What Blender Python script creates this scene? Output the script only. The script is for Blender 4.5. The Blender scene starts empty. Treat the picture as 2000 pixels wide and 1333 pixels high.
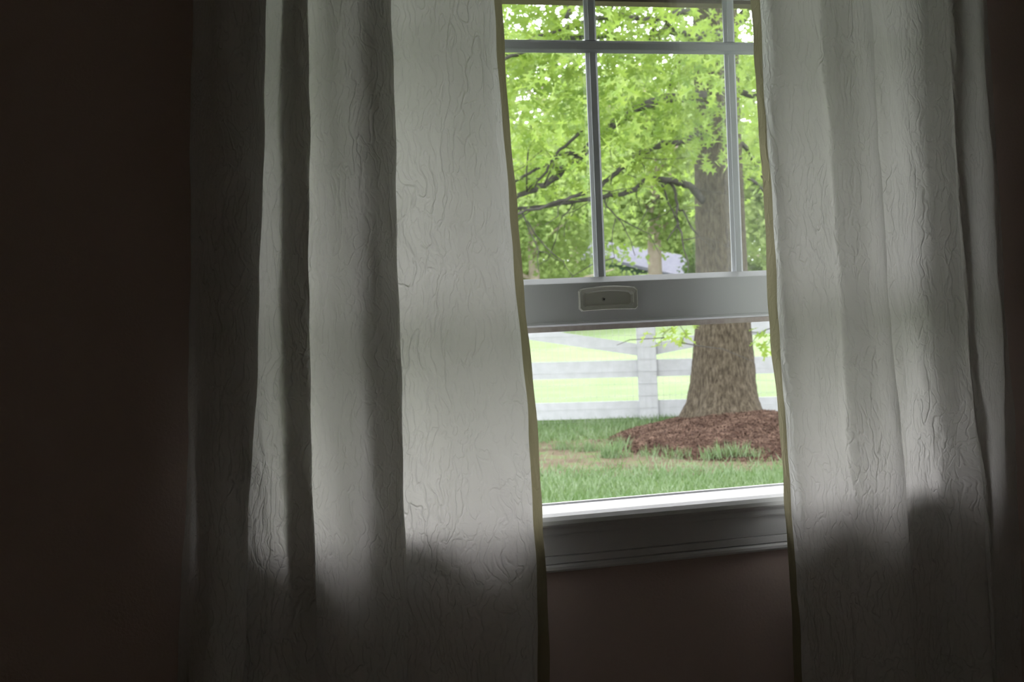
import bpy, math, random
import numpy as np
from mathutils import Vector, Matrix
random.seed(7); rng = np.random.default_rng(7)
S = bpy.context.scene
COL = S.collection

# ------------------------------------------------------------------ camera
CAM = Vector((-0.8355, -2.17, 1.15)); FPX = 2800.0
YAW, PITCH, ROLL = math.radians(16.76), math.radians(-1.86), math.radians(-2.38)
fw = Vector((math.sin(YAW)*math.cos(PITCH), math.cos(YAW)*math.cos(PITCH), math.sin(PITCH)))
rt0 = Vector((math.cos(YAW), -math.sin(YAW), 0)); up0 = rt0.cross(fw)
rt = rt0*math.cos(ROLL)+up0*math.sin(ROLL); up = up0*math.cos(ROLL)-rt0*math.sin(ROLL)
cam = bpy.data.cameras.new('camera'); co = bpy.data.objects.new('camera', cam); COL.objects.link(co)
cam.sensor_fit = 'HORIZONTAL'; cam.sensor_width = 36; cam.lens = FPX/2000*36; cam.clip_end = 400; cam.clip_start = .05
co.matrix_world = Matrix(((rt.x, up.x, -fw.x, CAM.x), (rt.y, up.y, -fw.y, CAM.y), (rt.z, up.z, -fw.z, CAM.z), (0, 0, 0, 1)))
cam.dof.use_dof = True; cam.dof.focus_distance = 2.28; cam.dof.aperture_fstop = 14
S.camera = co

# ------------------------------------------------------------------ world, exposure
S.view_settings.view_transform = 'Standard'; S.view_settings.look = 'None'; S.view_settings.gamma = 1
S.view_settings.use_curve_mapping = False
S.view_settings.exposure = 0.0
S.cycles.use_denoising = True
S.cycles.max_bounces = 10; S.cycles.diffuse_bounces = 6; S.cycles.glossy_bounces = 4
S.cycles.transmission_bounces = 6; S.cycles.transparent_max_bounces = 16
S.cycles.sample_clamp_indirect = 8; S.cycles.caustics_reflective = False; S.cycles.caustics_refractive = False
W = bpy.data.worlds.new('sky'); S.world = W; W.use_nodes = True
nt = W.node_tree; bg = nt.nodes['Background']
tc = nt.nodes.new('ShaderNodeTexCoord'); sx = nt.nodes.new('ShaderNodeSeparateXYZ'); cr = nt.nodes.new('ShaderNodeValToRGB')
nt.links.new(tc.outputs['Generated'], sx.inputs[0]); nt.links.new(sx.outputs['Z'], cr.inputs[0]); nt.links.new(cr.outputs[0], bg.inputs[0])
cr.color_ramp.elements[0].position = 0.0; cr.color_ramp.elements[0].color = (.86, .89, .95, 1)   # even overcast
cr.color_ramp.elements[1].position = .8; cr.color_ramp.elements[1].color = (1, 1.0, 1.05, 1)
bg.inputs[1].default_value = 6.4

# ------------------------------------------------------------------ helpers
def ray(px, py):
    return fw + rt*((px-1000)/FPX) - up*((py-666.5)/FPX)
def P(px, py, Z): return CAM + ray(px, py)*Z            # point at axial distance Z
def PY(px, py, Y):                                       # point on the plane y = Y
    d = ray(px, py); return CAM + d*((Y-CAM.y)/d.y)
def mesh_obj(name, verts, faces, mat=None, parent=None, smooth=False):
    me = bpy.data.meshes.new(name); me.from_pydata([tuple(v) for v in verts], [], faces); me.update()
    if mat: me.materials.append(mat)
    if smooth: me.polygons.foreach_set('use_smooth', [True]*len(me.polygons))
    o = bpy.data.objects.new(name, me); COL.objects.link(o)
    if parent: o.parent = parent
    return o
def empty(name, loc=(0, 0, 0), rz=0, parent=None):
    o = bpy.data.objects.new(name, None); o.location = loc; o.rotation_euler.z = rz; COL.objects.link(o)
    o.empty_display_size = .1
    if parent: o.parent = parent
    return o
def tag(o, label=None, cat=None, group=None, kind=None):
    if label: o['label'] = label
    if cat: o['category'] = cat
    if group: o['group'] = group
    if kind: o['kind'] = kind
    return o
class MB:
    def __init__(s): s.v = []; s.f = []
    def add(s, v, f):
        n = len(s.v); s.v += [tuple(x) for x in v]; s.f += [tuple(i+n for i in q) for q in f]; return s
    def box(s, x0, x1, y0, y1, z0, z1, b=0):
        if b <= 0:
            v = [(x, y, z) for x in (x0, x1) for y in (y0, y1) for z in (z0, z1)]
            return s.add(v, [(0, 1, 3, 2), (4, 6, 7, 5), (0, 4, 5, 1), (2, 3, 7, 6), (0, 2, 6, 4), (1, 5, 7, 3)])
        import bmesh
        bm = bmesh.new(); bmesh.ops.create_cube(bm, size=1)
        for q in bm.verts: q.co = Vector(((x0+x1)/2+q.co.x*(x1-x0), (y0+y1)/2+q.co.y*(y1-y0), (z0+z1)/2+q.co.z*(z1-z0)))
        bmesh.ops.bevel(bm, geom=bm.edges[:], offset=b, segments=2, affect='EDGES')
        bm.verts.index_update()
        s.add([q.co[:] for q in bm.verts], [[w.index for w in f.verts] for f in bm.faces]); bm.free(); return s
    def prof(s, pts, a0, a1, axis='x', m0=None, m1=None):
        """extrude closed outline pts of (y,z) along x (or (x,y) along z); m0, m1 = end offset functions (mitres)"""
        n = len(pts); v = []
        for k, a in enumerate((a0, a1)):
            for p in pts:
                m = (m0, m1)[k]; aa = a + (m(p) if m else 0)
                v.append((aa, p[0], p[1]) if axis == 'x' else (p[0], p[1], aa))
        f = [(i, (i+1) % n, n+(i+1) % n, n+i) for i in range(n)]
        f += [tuple(range(n))[::-1], tuple(range(n, 2*n))]
        return s.add(v, f)
    def tube(s, pts, rad, n=8, wob=0, cap=True):
        pts = [Vector(p) for p in pts]; m = len(pts); v = []; f = []
        ref = Vector((.13, .31, 1)).normalized()
        for i, p in enumerate(pts):
            t = (pts[min(i+1, m-1)]-pts[max(i-1, 0)]).normalized()
            r_ = ref if abs(t.dot(ref)) < .9 else Vector((1, .2, 0)).normalized()
            a = t.cross(r_).normalized(); b = t.cross(a)
            for k in range(n):
                th = 2*math.pi*k/n; r = rad[i]*(1+wob*math.sin(k*2.3+i*1.7))
                v.append(p+a*r*math.cos(th)+b*r*math.sin(th))
        for i in range(m-1):
            for k in range(n): f.append((i*n+k, i*n+(k+1) % n, (i+1)*n+(k+1) % n, (i+1)*n+k))
        if cap: f += [tuple(range(n))[::-1], tuple(range((m-1)*n, m*n))]
        return s.add(v, f)
    def build(s, name, mat=None, parent=None, smooth=False): return mesh_obj(name, s.v, s.f, mat, parent, smooth)

# ------------------------------------------------------------------ materials
def nn(t, typ, **kw):
    n = t.nodes.new(typ)
    for k, v in kw.items(): setattr(n, k, v)
    return n
def mat_basic(name, col, rough=.5, var=None, vscale=8, bump=0, bscale=60, spec=.4, stretch=(1, 1, 1), trans=0, trcol=None, detail=4):
    m = bpy.data.materials.new(name); m.use_nodes = True; t = m.node_tree; L = t.links.new
    b = t.nodes['Principled BSDF']; b.inputs['Roughness'].default_value = rough; b.inputs['Specular IOR Level'].default_value = spec
    b.inputs['Base Color'].default_value = (*col, 1)
    tcn = nn(t, 'ShaderNodeTexCoord'); mp = nn(t, 'ShaderNodeMapping'); mp.inputs['Scale'].default_value = stretch
    L(tcn.outputs['Object'], mp.inputs[0])
    if var:
        nz = nn(t, 'ShaderNodeTexNoise'); nz.inputs['Scale'].default_value = vscale; nz.inputs['Detail'].default_value = detail
        L(mp.outputs[0], nz.inputs['Vector'])
        r = nn(t, 'ShaderNodeValToRGB'); L(nz.outputs[0], r.inputs[0])
        r.color_ramp.elements[0].position = .32; r.color_ramp.elements[0].color = (*col, 1)
        r.color_ramp.elements[1].position = .68; r.color_ramp.elements[1].color = (*var, 1)
        L(r.outputs[0], b.inputs['Base Color'])
    if bump:
        n2 = nn(t, 'ShaderNodeTexNoise'); n2.inputs['Scale'].default_value = bscale; n2.inputs['Detail'].default_value = 6
        L(mp.outputs[0], n2.inputs['Vector'])
        bp = nn(t, 'ShaderNodeBump'); bp.inputs['Distance'].default_value = bump; L(n2.outputs[0], bp.inputs['Height']); L(bp.outputs[0], b.inputs['Normal'])
    if trans:
        tr = nn(t, 'ShaderNodeBsdfTranslucent'); tr.inputs[0].default_value = (*(trcol or col), 1)
        mx = nn(t, 'ShaderNodeMixShader'); mx.inputs[0].default_value = trans
        L(b.outputs[0], mx.inputs[1]); L(tr.outputs[0], mx.inputs[2]); L(mx.outputs[0], t.nodes['Material Output'].inputs[0])
    return m
M_wall = mat_basic('wall_paint', (.57, .455, .41), .75, bump=.0006, bscale=220, spec=.25)
M_ceil = mat_basic('ceiling_paint', (.82, .80, .77), .9)
M_floor = mat_basic('pale_carpet', (.66, .61, .56), .95, var=(.72, .68, .62), vscale=90, bump=.004, bscale=300, spec=.1)
M_trim = mat_basic('white_trim_paint', (.66, .655, .65), .35, bump=.0004, bscale=60, spec=.5)
M_vinyl = mat_basic('white_vinyl', (.64, .645, .66), .32, spec=.5)
M_grille = mat_basic('grille_metal', (.74, .75, .80), .4, spec=.5)
M_plastic = mat_basic('cream_plastic', (.56, .55, .49), .4)
M_steel = mat_basic('screw_steel', (.45, .43, .40), .3); M_steel.node_tree.nodes['Principled BSDF'].inputs['Metallic'].default_value = .9
M_dark = mat_basic('dark_gap', (.02, .02, .02), .7)
M_strip = mat_basic('weatherstrip', (.52, .44, .41), .8, var=(.62, .56, .52), vscale=90)
M_brownwood = mat_basic('bare_wood_edge', (.13, .085, .06), .6, var=(.20, .14, .10), vscale=20, stretch=(1, 8, 8))
M_siding = mat_basic('outside_siding', (.7, .68, .62), .6)
M_rod = mat_basic('rod_bronze', (.08, .06, .05), .4)
def glass_mat():
    m = bpy.data.materials.new('window_glass'); m.use_nodes = True; t = m.node_tree; L = t.links.new
    t.nodes.remove(t.nodes['Principled BSDF'])
    tr = nn(t, 'ShaderNodeBsdfTransparent'); tr.inputs[0].default_value = (.97, .98, .97, 1)
    gl = nn(t, 'ShaderNodeBsdfGlossy'); gl.inputs['Roughness'].default_value = .015
    fr = nn(t, 'ShaderNodeFresnel'); ge = nn(t, 'ShaderNodeNewGeometry'); io = nn(t, 'ShaderNodeMapRange')
    io.inputs[3].default_value = 1.5; io.inputs[4].default_value = 1/1.5; L(ge.outputs['Backfacing'], io.inputs[0]); L(io.outputs[0], fr.inputs[0])   # same pane from both sides
    mu = nn(t, 'ShaderNodeMath', operation='MULTIPLY'); mu.inputs[1].default_value = 1.7
    # faint dust film on the pane
    tcn = nn(t, 'ShaderNodeTexCoord'); nz = nn(t, 'ShaderNodeTexNoise'); nz.inputs['Scale'].default_value = 9; nz.inputs['Detail'].default_value = 5
    L(tcn.outputs['Object'], nz.inputs['Vector'])
    rp = nn(t, 'ShaderNodeMapRange'); rp.inputs[3].default_value = .0; rp.inputs[4].default_value = .035; L(nz.outputs[0], rp.inputs[0])
    df = nn(t, 'ShaderNodeBsdfDiffuse'); df.inputs[0].default_value = (.8, .8, .8, 1)
    mx = nn(t, 'ShaderNodeMixShader'); mx2 = nn(t, 'ShaderNodeMixShader')
    L(fr.outputs[0], mu.inputs[0]); L(mu.outputs[0], mx.inputs[0]); L(tr.outputs[0], mx.inputs[1]); L(gl.outputs[0], mx.inputs[2])
    L(rp.outputs[0], mx2.inputs[0]); L(mx.outputs[0], mx2.inputs[1]); L(df.outputs[0], mx2.inputs[2])
    L(mx2.outputs[0], t.nodes['Material Output'].inputs[0]); return m
M_glass = glass_mat()
def fabric(name, dcol, tcol, tmix, wr=1.0, tilt=.35):
    m = bpy.data.materials.new(name); m.use_nodes = True; t = m.node_tree; L = t.links.new
    t.nodes.remove(t.nodes['Principled BSDF'])
    uv = nn(t, 'ShaderNodeUVMap'); uv.uv_map = 'cloth'
    def mapping(scale, rot=0):
        mp = nn(t, 'ShaderNodeMapping'); mp.inputs['Scale'].default_value = (*scale, 1); mp.inputs['Rotation'].default_value = (0, 0, rot)
        L(uv.outputs[0], mp.inputs[0]); return mp
    # warp field
    wn = nn(t, 'ShaderNodeTexNoise'); wn.inputs['Scale'].default_value = 9; wn.inputs['Detail'].default_value = 3; L(uv.outputs[0], wn.inputs['Vector'])
    def ridge(scale, rot, nscale, lo, hi):
        mp = mapping(scale, rot)
        mxv = nn(t, 'ShaderNodeMix', data_type='VECTOR'); mxv.inputs[0].default_value = .045
        L(mp.outputs[0], mxv.inputs[4]); L(wn.outputs['Color'], mxv.inputs[5])
        a = nn(t, 'ShaderNodeTexNoise'); a.inputs['Scale'].default_value = nscale; a.inputs['Detail'].default_value = 1.5
        L(mxv.outputs[1], a.inputs['Vector'])
        s1 = nn(t, 'ShaderNodeMath', operation='SUBTRACT'); s1.inputs[1].default_value = .5; L(a.outputs[0], s1.inputs[0])
        s2 = nn(t, 'ShaderNodeMath', operation='ABSOLUTE'); L(s1.outputs[0], s2.inputs[0])
        s3 = nn(t, 'ShaderNodeMapRange', interpolation_type='SMOOTHSTEP'); s3.inputs[1].default_value = lo; s3.inputs[2].default_value = hi
        s3.inputs[3].default_value = 1; s3.inputs[4].default_value = 0; L(s2.outputs[0], s3.inputs[0]); return s3
    r1 = ridge((1, .20), -tilt, 46, 0, .045)
    r2 = ridge((1, .34), tilt*.8, 84, 0, .07)
    r3 = ridge((.8, .8), .9, 150, 0, .15)
    # where the crush is strong
    pn = nn(t, 'ShaderNodeTexNoise'); pn.inputs['Scale'].default_value = 5.5; pn.inputs['Detail'].default_value = 2; L(mapping((1, .55), .2).outputs[0], pn.inputs['Vector'])
    pr = nn(t, 'ShaderNodeMapRange'); pr.inputs[1].default_value = .42; pr.inputs[2].default_value = .66; pr.inputs[3].default_value = .14; pr.inputs[4].default_value = 1; L(pn.outputs[0], pr.inputs[0])
    m1 = nn(t, 'ShaderNodeMath', operation='MULTIPLY'); L(r1.outputs[0], m1.inputs[0]); L(pr.outputs[0], m1.inputs[1])
    m2 = nn(t, 'ShaderNodeMath', operation='MULTIPLY_ADD'); L(r2.outputs[0], m2.inputs[0]); m2.inputs[1].default_value = .38; L(m1.outputs[0], m2.inputs[2])
    m3 = nn(t, 'ShaderNodeMath', operation='MULTIPLY_ADD'); L(r3.outputs[0], m3.inputs[0]); m3.inputs[1].default_value = .10; L(m2.outputs[0], m3.inputs[2])
    bp = nn(t, 'ShaderNodeBump'); bp.inputs['Distance'].default_value = .0025*wr; bp.inputs['Strength'].default_value = .8; L(m3.outputs[0], bp.inputs['Height'])
    d = nn(t, 'ShaderNodeBsdfDiffuse'); d.inputs[0].default_value = (*dcol, 1)
    tr = nn(t, 'ShaderNodeBsdfTranslucent'); tr.inputs[0].default_value = (*tcol, 1)
    L(bp.outputs[0], d.inputs['Normal']); L(bp.outputs[0], tr.inputs['Normal'])
    mx = nn(t, 'ShaderNodeMixShader'); mx.inputs[0].default_value = tmix
    L(d.outputs[0], mx.inputs[1]); L(tr.outputs[0], mx.inputs[2]); L(mx.outputs[0], t.nodes['Material Output'].inputs[0]); return m
M_cloth = fabric('crushed_curtain_cloth', (.72, .72, .70), (.84, .80, .75), .215)
M_hem = fabric('curtain_hem_cloth', (.27, .245, .165), (.50, .44, .26), .14, wr=.5)

# ------------------------------------------------------------------ the room
RX0, RX1, RY0, RZ = -1.9, 3.3, -4.2, 2.75
OX, OZ0, OZ1, WT = .565, .765, 2.50, .17     # window opening half width, bottom, top, wall thickness
st = lambda o: tag(o, kind='structure')
w = MB(); w.box(RX0-.1, -OX, 0, WT, 0, RZ).box(OX, RX1+.1, 0, WT, 0, RZ).box(-OX, OX, 0, WT, 0, OZ0).box(-OX, OX, 0, WT, OZ1, RZ)
st(w.build('wall_front', M_wall))
st(MB().box(RX0-.1, RX0, RY0, 0, 0, RZ).build('wall_left', M_wall))
st(MB().box(RX1, RX1+.1, RY0, 0, 0, RZ).build('wall_right', M_wall))
st(MB().box(RX0-.1, RX1+.1, RY0-.1, RY0, 0, RZ).build('wall_back', M_wall))
st(MB().box(RX0-.1, RX1+.1, RY0-.1, WT, -.1, 0).build('floor', M_floor))
st(MB().box(RX0-.1, RX1+.1, RY0-.1, WT+.35, RZ, RZ+.15).build('ceiling', M_ceil))
bb = [(-.014, 0), (-.014, .085), (-.009, .1), (-.004, .105), (0, .105), (0, 0)]
st(MB().prof(bb, RX0, RX1).build('baseboard_front', M_trim))

# ---- window
win = st(empty('window_1', (0, 0, OZ0)))
def wobj(mb, name, mat, parent=None, smooth=False):
    o = mb.build(name, mat, parent or win, smooth)
    if (parent or win) is win: o.location.z = -OZ0
    return o
# jamb frame with sash tracks
j = MB()
for s in (-1, 1):
    xa, xb = sorted((s*OX, s*(OX-.014)))
    j.box(xa, xb, 0, WT+.005, OZ0, OZ1)
    xa, xb = sorted((s*(OX-.014), s*(OX-.026)))
    j.box(xa, xb, .045, .056, OZ0+.015, OZ1-.01); j.box(xa, xb, .1015, .1055, OZ0+.015, OZ1-.01); j.box(xa, xb, .148, .165, OZ0, OZ1-.01)
j.box(-OX+.014, OX-.014, 0, WT+.005, OZ1-.014, OZ1)
wobj(j, 'frame', M_vinyl)
# sloped sill outside of the stool
sl = MB().prof([(.046, .790), (.048, .8060), (.056, .8060), (.060, .795), (.10, .785), (WT+.03, .765), (WT+.03, .745), (.046, .745)], -OX+.014, OX-.014)
wobj(sl, 'sill', M_vinyl)
SX = .549
def sash(name, yf, z0, z1, rail, toprail, rows, zbars, glass_lo, glass_hi):
    yb = yf+.040; yg = yf+.020
    m = MB()
    if name == 'lower_sash':
        # moulded bottom rail: glazing bead slope on top, flat face, rounded lower lip, weatherstrip groove
        pr = [(yf+.012, z0+rail), (yf+.001, z0+rail-.0085), (yf, z0+rail-.0095), (yf, z0+.0085), (yf-.0015, z0+.0075), (yf-.003, z0+.0045), (yf-.0015, z0+.002), (yf+.003, z0+.001), (yb, z0+.001), (yb, z0+rail-.012), (yg+.006, z0+rail)]
    else:
        pr = [(yf+.008, z0+rail), (yf, z0+rail-.006), (yf, z0), (yb, z0), (yb, z0+rail)]
    m.prof(pr, -SX, SX)
    pt = [(yf+.008, z1-toprail), (yf, z1-toprail+.006), (yf, z1), (yb, z1), (yb, z1-toprail)]
    m.prof(pt[::-1], -SX, SX)
    for s in (-1, 1):
        x0, x1 = s*(SX-.045), s*SX
        pts = [(x0, yf+.012), (x0+s*.009, yf), (x1, yf), (x1, yb), (x0, yb)]
        if s > 0: pts = pts[::-1]
        m.prof(pts, z0+.002, z1-.002, axis='z')
    so = wobj(m, name, M_vinyl)
    # grille bars between the two panes, contoured: raised flat centre, stepped bevels
    h = .0106
    def bar_prof(c):
        return [(c-h, yg+.001), (c-h+.0005, yg-.0008), (c-h*.55, yg-.0042), (c-h*.50, yg-.0042), (c-h*.47, yg-.0058), (c+h*.47, yg-.0058), (c+h*.50, yg-.0042), (c+h*.55, yg-.0042), (c+h-.0005, yg-.0008), (c+h, yg+.001), (c+h*.5, yg+.005), (c-h*.5, yg+.005)]
    for i in (-1, 0, 1):
        zz = [z0+rail-.004] + list(zbars) + [z1-toprail+.004]
        b = MB()
        for k in range(len(zz)-1):
            lo = zz[k]+(h if k > 0 else 0); hi = zz[k+1]-(h if k < len(zz)-2 else 0)
            b.prof(bar_prof(i*.252)[::-1], lo, hi, axis='z')
        wobj(b, 'muntin', M_grille, so)
    for zb in zbars:
        b = MB(); pr2 = [(y, zb+(c)) for c, y in bar_prof(0)]
        b.prof(pr2, -SX+.04, SX-.04); wobj(b, 'muntin', M_grille, so)
    for nm, yy in (('inner_glass', yg-.0085), ('outer_glass', yg+.0085)):
        v = [(-SX+.045, yy, glass_lo), (SX-.045, yy, glass_lo), (SX-.045, yy, glass_hi), (-SX+.045, yy, glass_hi)]
        wobj(MB().add(v, [(0, 1, 2, 3)]), nm, M_glass, so)
    return so
LZ0 = 1.093; RAIL = .0805
low = sash('lower_sash', .060, LZ0, LZ0+RAIL+.371*2+.022+.04, RAIL, .04, 2, [1.5555], LZ0+RAIL-.004, LZ0+RAIL+.371*2+.022+.004)
MZ = 1.6435
upp = sash('upper_sash', .1065, MZ, OZ1-.016, .038, .045, 2, [MZ+.038+.39], MZ+.034, OZ1-.057)
wobj(MB().box(-SX, SX, .062, .098, LZ0-.0075, LZ0+.001), 'weatherstrip', M_strip, low)
wobj(MB().box(-SX, SX, .108, .147, MZ-.0062, MZ), 'bottom_edge', M_brownwood, upp)['label'] = 'brown bare wood lower edge'
# sash lift: moulded finger pull with a bowed top
def lift(cx, cz, yf):
    hw, hh = .0515, .0185
    def ring(w_, h_, bow, y, sagx=0.0):
        out = []; n = 10
        def q(u, v): return u
        pts = []
        r = .004
        # bottom edge, right edge, top edge (bowed), left edge with small corner cuts
        for k in range(n+1):
            u = -1+2*k/n; pts.append((u*(w_-r), -h_ + bow*.25*(1-u*u)))
        for k in range(1, 5): pts.append((w_, -h_+r+(2*h_-2*r)*(k-1)/3))
        for k in range(n+1):
            u = 1-2*k/n; pts.append((u*(w_-r), h_+bow*(1-u*u)))
        for k in range(1, 5): pts.append((-w_, h_-r-(2*h_-2*r)*(k-1)/3))
        return [(cx+a, y, cz+b) for a, b in pts]
    rings = [ring(hw, hh, .0035, yf+.0005), ring(hw, hh, .0035, yf-.0045), ring(hw-.0012, hh-.0012, .0035, yf-.006), ring(hw-.0025, hh-.0025, .0035, yf-.0052),
             ring(hw-.0065, hh-.0065, .003, yf-.0042), ring(hw-.0075, hh-.0075, .003, yf-.003), ring(hw-.011, hh-.0085, .003, yf-.0006)]
    n = len(rings[0]); v = sum(rings, []); f = []
    for a in range(len(rings)-1):
        for k in range(n): f.append((a*n+k, a*n+(k+1) % n, (a+1)*n+(k+1) % n, (a+1)*n+k))
    f.append(tuple(range((len(rings)-1)*n, len(rings)*n)))
    o = wobj(MB().add(v, f), 'sash_lift', M_plastic, low); o['label'] = 'cream moulded finger pull with bowed top'
    sc = MB(); m = 14; vv = []
    for r_, y_ in ((.0034, yf-.0004), (.0034, yf-.0016), (.0022, yf-.0024)):
        vv += [(cx-.0075+r_*math.cos(2*math.pi*k/m), y_, cz+r_*math.sin(2*math.pi*k/m)) for k in range(m)]
    ff = [(a*m+k, a*m+(k+1) % m, (a+1)*m+(k+1) % m, (a+1)*m+k) for a in range(2) for k in range(m)]+[tuple(range(2*m, 3*m))]
    sc.add(vv, ff)
    wobj(sc, 'screw', M_steel, low)
    sl2 = MB()
    for a in (.6, .6+math.pi/2):
        dx, dz = math.cos(a), math.sin(a); c = (cx-.0075, cz)
        q = [(c[0]+dx*u*.0019-dz*v_*.0005, c[1]+dz*u*.0019+dx*v_*.0005) for u, v_ in ((-1, -1), (1, -1), (1, 1), (-1, 1))]
        sl2.add([(x, yf-.0027, z) for x, z in q]+[(x, yf-.0020, z) for x, z in q], [(0, 1, 2, 3), (0, 4, 5, 1), (1, 5, 6, 2), (2, 6, 7, 3), (3, 7, 4, 0)])
    wobj(sl2, 'screw_slot', M_dark, low)
pl = PY(1187, 584.5, .06); lift(pl.x, pl.z, .060)

# tiny stamp on the glazing bead
tcu = bpy.data.curves.new('stamp', 'FONT'); tcu.body = 'Suv'; tcu.size = .0065; tcu.align_x = 'CENTER'; tcu.extrude = .0001
tmp = bpy.data.objects.new('stamp_tmp', tcu); COL.objects.link(tmp)
dg = bpy.context.evaluated_depsgraph_get(); me = bpy.data.meshes.new_from_object(tmp.evaluated_get(dg)); bpy.data.objects.remove(tmp)
me.materials.clear(); me.materials.append(mat_basic('stamp_ink', (.80, .80, .82), .4))
so_ = bpy.data.objects.new('stamp', me); COL.objects.link(so_); so_.parent = low
pb = PY(1183, 550, .062); so_.rotation_euler = (math.radians(90-52), 0, 0); so_.location = (pb.x, .0675, LZ0+RAIL-.0065); so_['label'] = 'tiny pale stamp on the glazing bead'

# ---- stool and casing
NZ = .8032
stool = [(.045, NZ), (-.019, NZ-.0003), (-.027, NZ-.0018), (-.0345, NZ-.006), (-.0395, NZ-.012), (-.0415, NZ-.018), (-.040, NZ-.021), (-.035, NZ-.023), (-.0315, NZ-.027), (-.0295, NZ-.034), (-.028, NZ-.0365), (0, NZ-.0365), (0, .78), (.045, .78)]
HX = .602
st(MB().prof(stool, -HX, HX).build('trim_1', M_trim, smooth=False)); bpy.data.objects['trim_1']['label'] = 'white painted window stool with rounded nose'
ap = [(0, NZ-.036), (-.019, NZ-.036), (-.0165, NZ-.050), (-.0135, NZ-.068), (-.0128, NZ-.0715), (-.0105, NZ-.0725), (-.0138, NZ-.074), (-.0138, NZ-.0845), (-.0105, NZ-.0855), (-.0138, NZ-.087), (-.016, NZ-.090), (-.016, NZ-.0945), (-.013, NZ-.098), (0, NZ-.0985)]
st(MB().prof(ap, -HX, HX).build('trim_2', M_trim))
cs = [(0, 0), (0, -.0165), (.006, -.019), (.012, -.014), (.045, -.0165), (.062, -.020), (.070, -.018), (.072, 0)]
for k, s in enumerate((-1, 1)):
    pts = [(s*(OX-.006+a), b) for a, b in cs]
    if s < 0: pts = pts[::-1]
    st(MB().prof(pts, NZ, OZ1+.066, axis='z').build('trim_%d' % (3+k), M_trim))
st(MB().prof([(b, OZ1-.006+a) for a, b in cs], -OX-.066, OX+.066).build('trim_5', M_trim))

# ------------------------------------------------------------------ curtains
YS = [0, 333, 667, 1000, 1333]
def catmull(c, seg):
    c = np.array(c); c = np.vstack([2*c[0]-c[1], c, 2*c[-1]-c[-2]]); out = []
    n = len(c)-3
    for i in range(n):
        p0, p1, p2, p3 = c[i:i+4]
        a = [math.sqrt(max(np.linalg.norm(q-r), 1e-5)) for q, r in ((p1, p0), (p2, p1), (p3, p2))]   # centripetal
        t0, t1 = 0, a[0]; t2 = t1+a[1]; t3 = t2+a[2]
        for k in range(seg + (1 if i == n-1 else 0)):
            t_ = t1+(t2-t1)*k/seg
            A1 = (t1-t_)/(t1-t0)*p0+(t_-t0)/(t1-t0)*p1; A2 = (t2-t_)/(t2-t1)*p1+(t_-t1)/(t2-t1)*p2; A3 = (t3-t_)/(t3-t2)*p2+(t_-t2)/(t3-t2)*p3
            B1 = (t2-t_)/(t2-t0)*A1+(t_-t0)/(t2-t0)*A2; B2 = (t3-t_)/(t3-t1)*A2+(t_-t1)/(t3-t1)*A3
            out.append((t2-t_)/(t2-t1)*B1+(t_-t1)/(t2-t1)*B2)
    return np.array(out)
def cloth_grid(ctrl, z0, z1, rows, seg, seed):
    """ctrl: (five photograph x at YS, depth in front of the wall - one or five)"""
    lines = []
    for xs, d in ctrl:
        ds = list(d) if isinstance(d, (list, tuple)) else [d]*5
        ds = [q if q < .066 else .053+(q-.066)*k_ for q, k_ in zip(ds, (1.0, .9, .75, .62, .62))]
        pts = [PY(x, y, -dd) for x, y, dd in zip(xs, YS, ds)]
        z = np.array([p.z for p in pts])[::-1]; x = np.array([p.x for p in pts])[::-1]; dd = np.array(ds)[::-1]
        lines.append((z, x, dd))
    R_ = np.linspace(z0, z1, rows); g = []
    xm_top = np.mean([l[1][-1] for l in lines])
    r2 = np.random.default_rng(seed); ph = r2.uniform(0, 6.28, 40)
    for zz in R_:
        c = []
        for z, x, dd in lines:
            zc = min(max(zz, z[0]), z[-1])
            # smooth interpolation through the five heights
            k = min(np.searchsorted(z, zc, side='right')-1, 3); k = max(k, 0)
            s = (x[1:]-x[:-1])/(z[1:]-z[:-1]); m_ = np.concatenate([[s[0]], (s[1:]+s[:-1])/2, [s[-1]]])
            h = z[k+1]-z[k]; u = (zc-z[k])/h
            xx = (2*u**3-3*u*u+1)*x[k]+(u**3-2*u*u+u)*h*m_[k]+(-2*u**3+3*u*u)*x[k+1]+(u**3-u*u)*h*m_[k+1]
            xx += (zz-zc)*(m_[-1] if zz > zc else m_[0])*.6
            yy = -np.interp(zc, z, dd)
            c.append((xx, yy))
        p = catmull(c, seg); g.append(p)
    g = np.array(g); nR, nC = g.shape[:2]
    # slow unevenness of the hanging cloth
    U = np.arange(nC)[None, :]/seg; Z_ = R_[:, None]
    wob = .0022*np.sin(U*2.1+ph[0]+3*np.sin(Z_*5+ph[1]))+.0016*np.sin(Z_*11+U*1.3+ph[2])+.0010*np.sin(Z_*23+U*3.7+ph[3])*np.sin(U*1.9+ph[4])
    wob += .0007*np.sin(Z_*61+U*5.1+2*np.sin(Z_*17+U)+ph[5])
    g[:, :, 1] += wob; g[:, :, 0] += .0012*np.sin(Z_*19+U*.8+ph[6])+.0006*np.sin(Z_*53+U*1.7+ph[7])
    return g, R_
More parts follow.
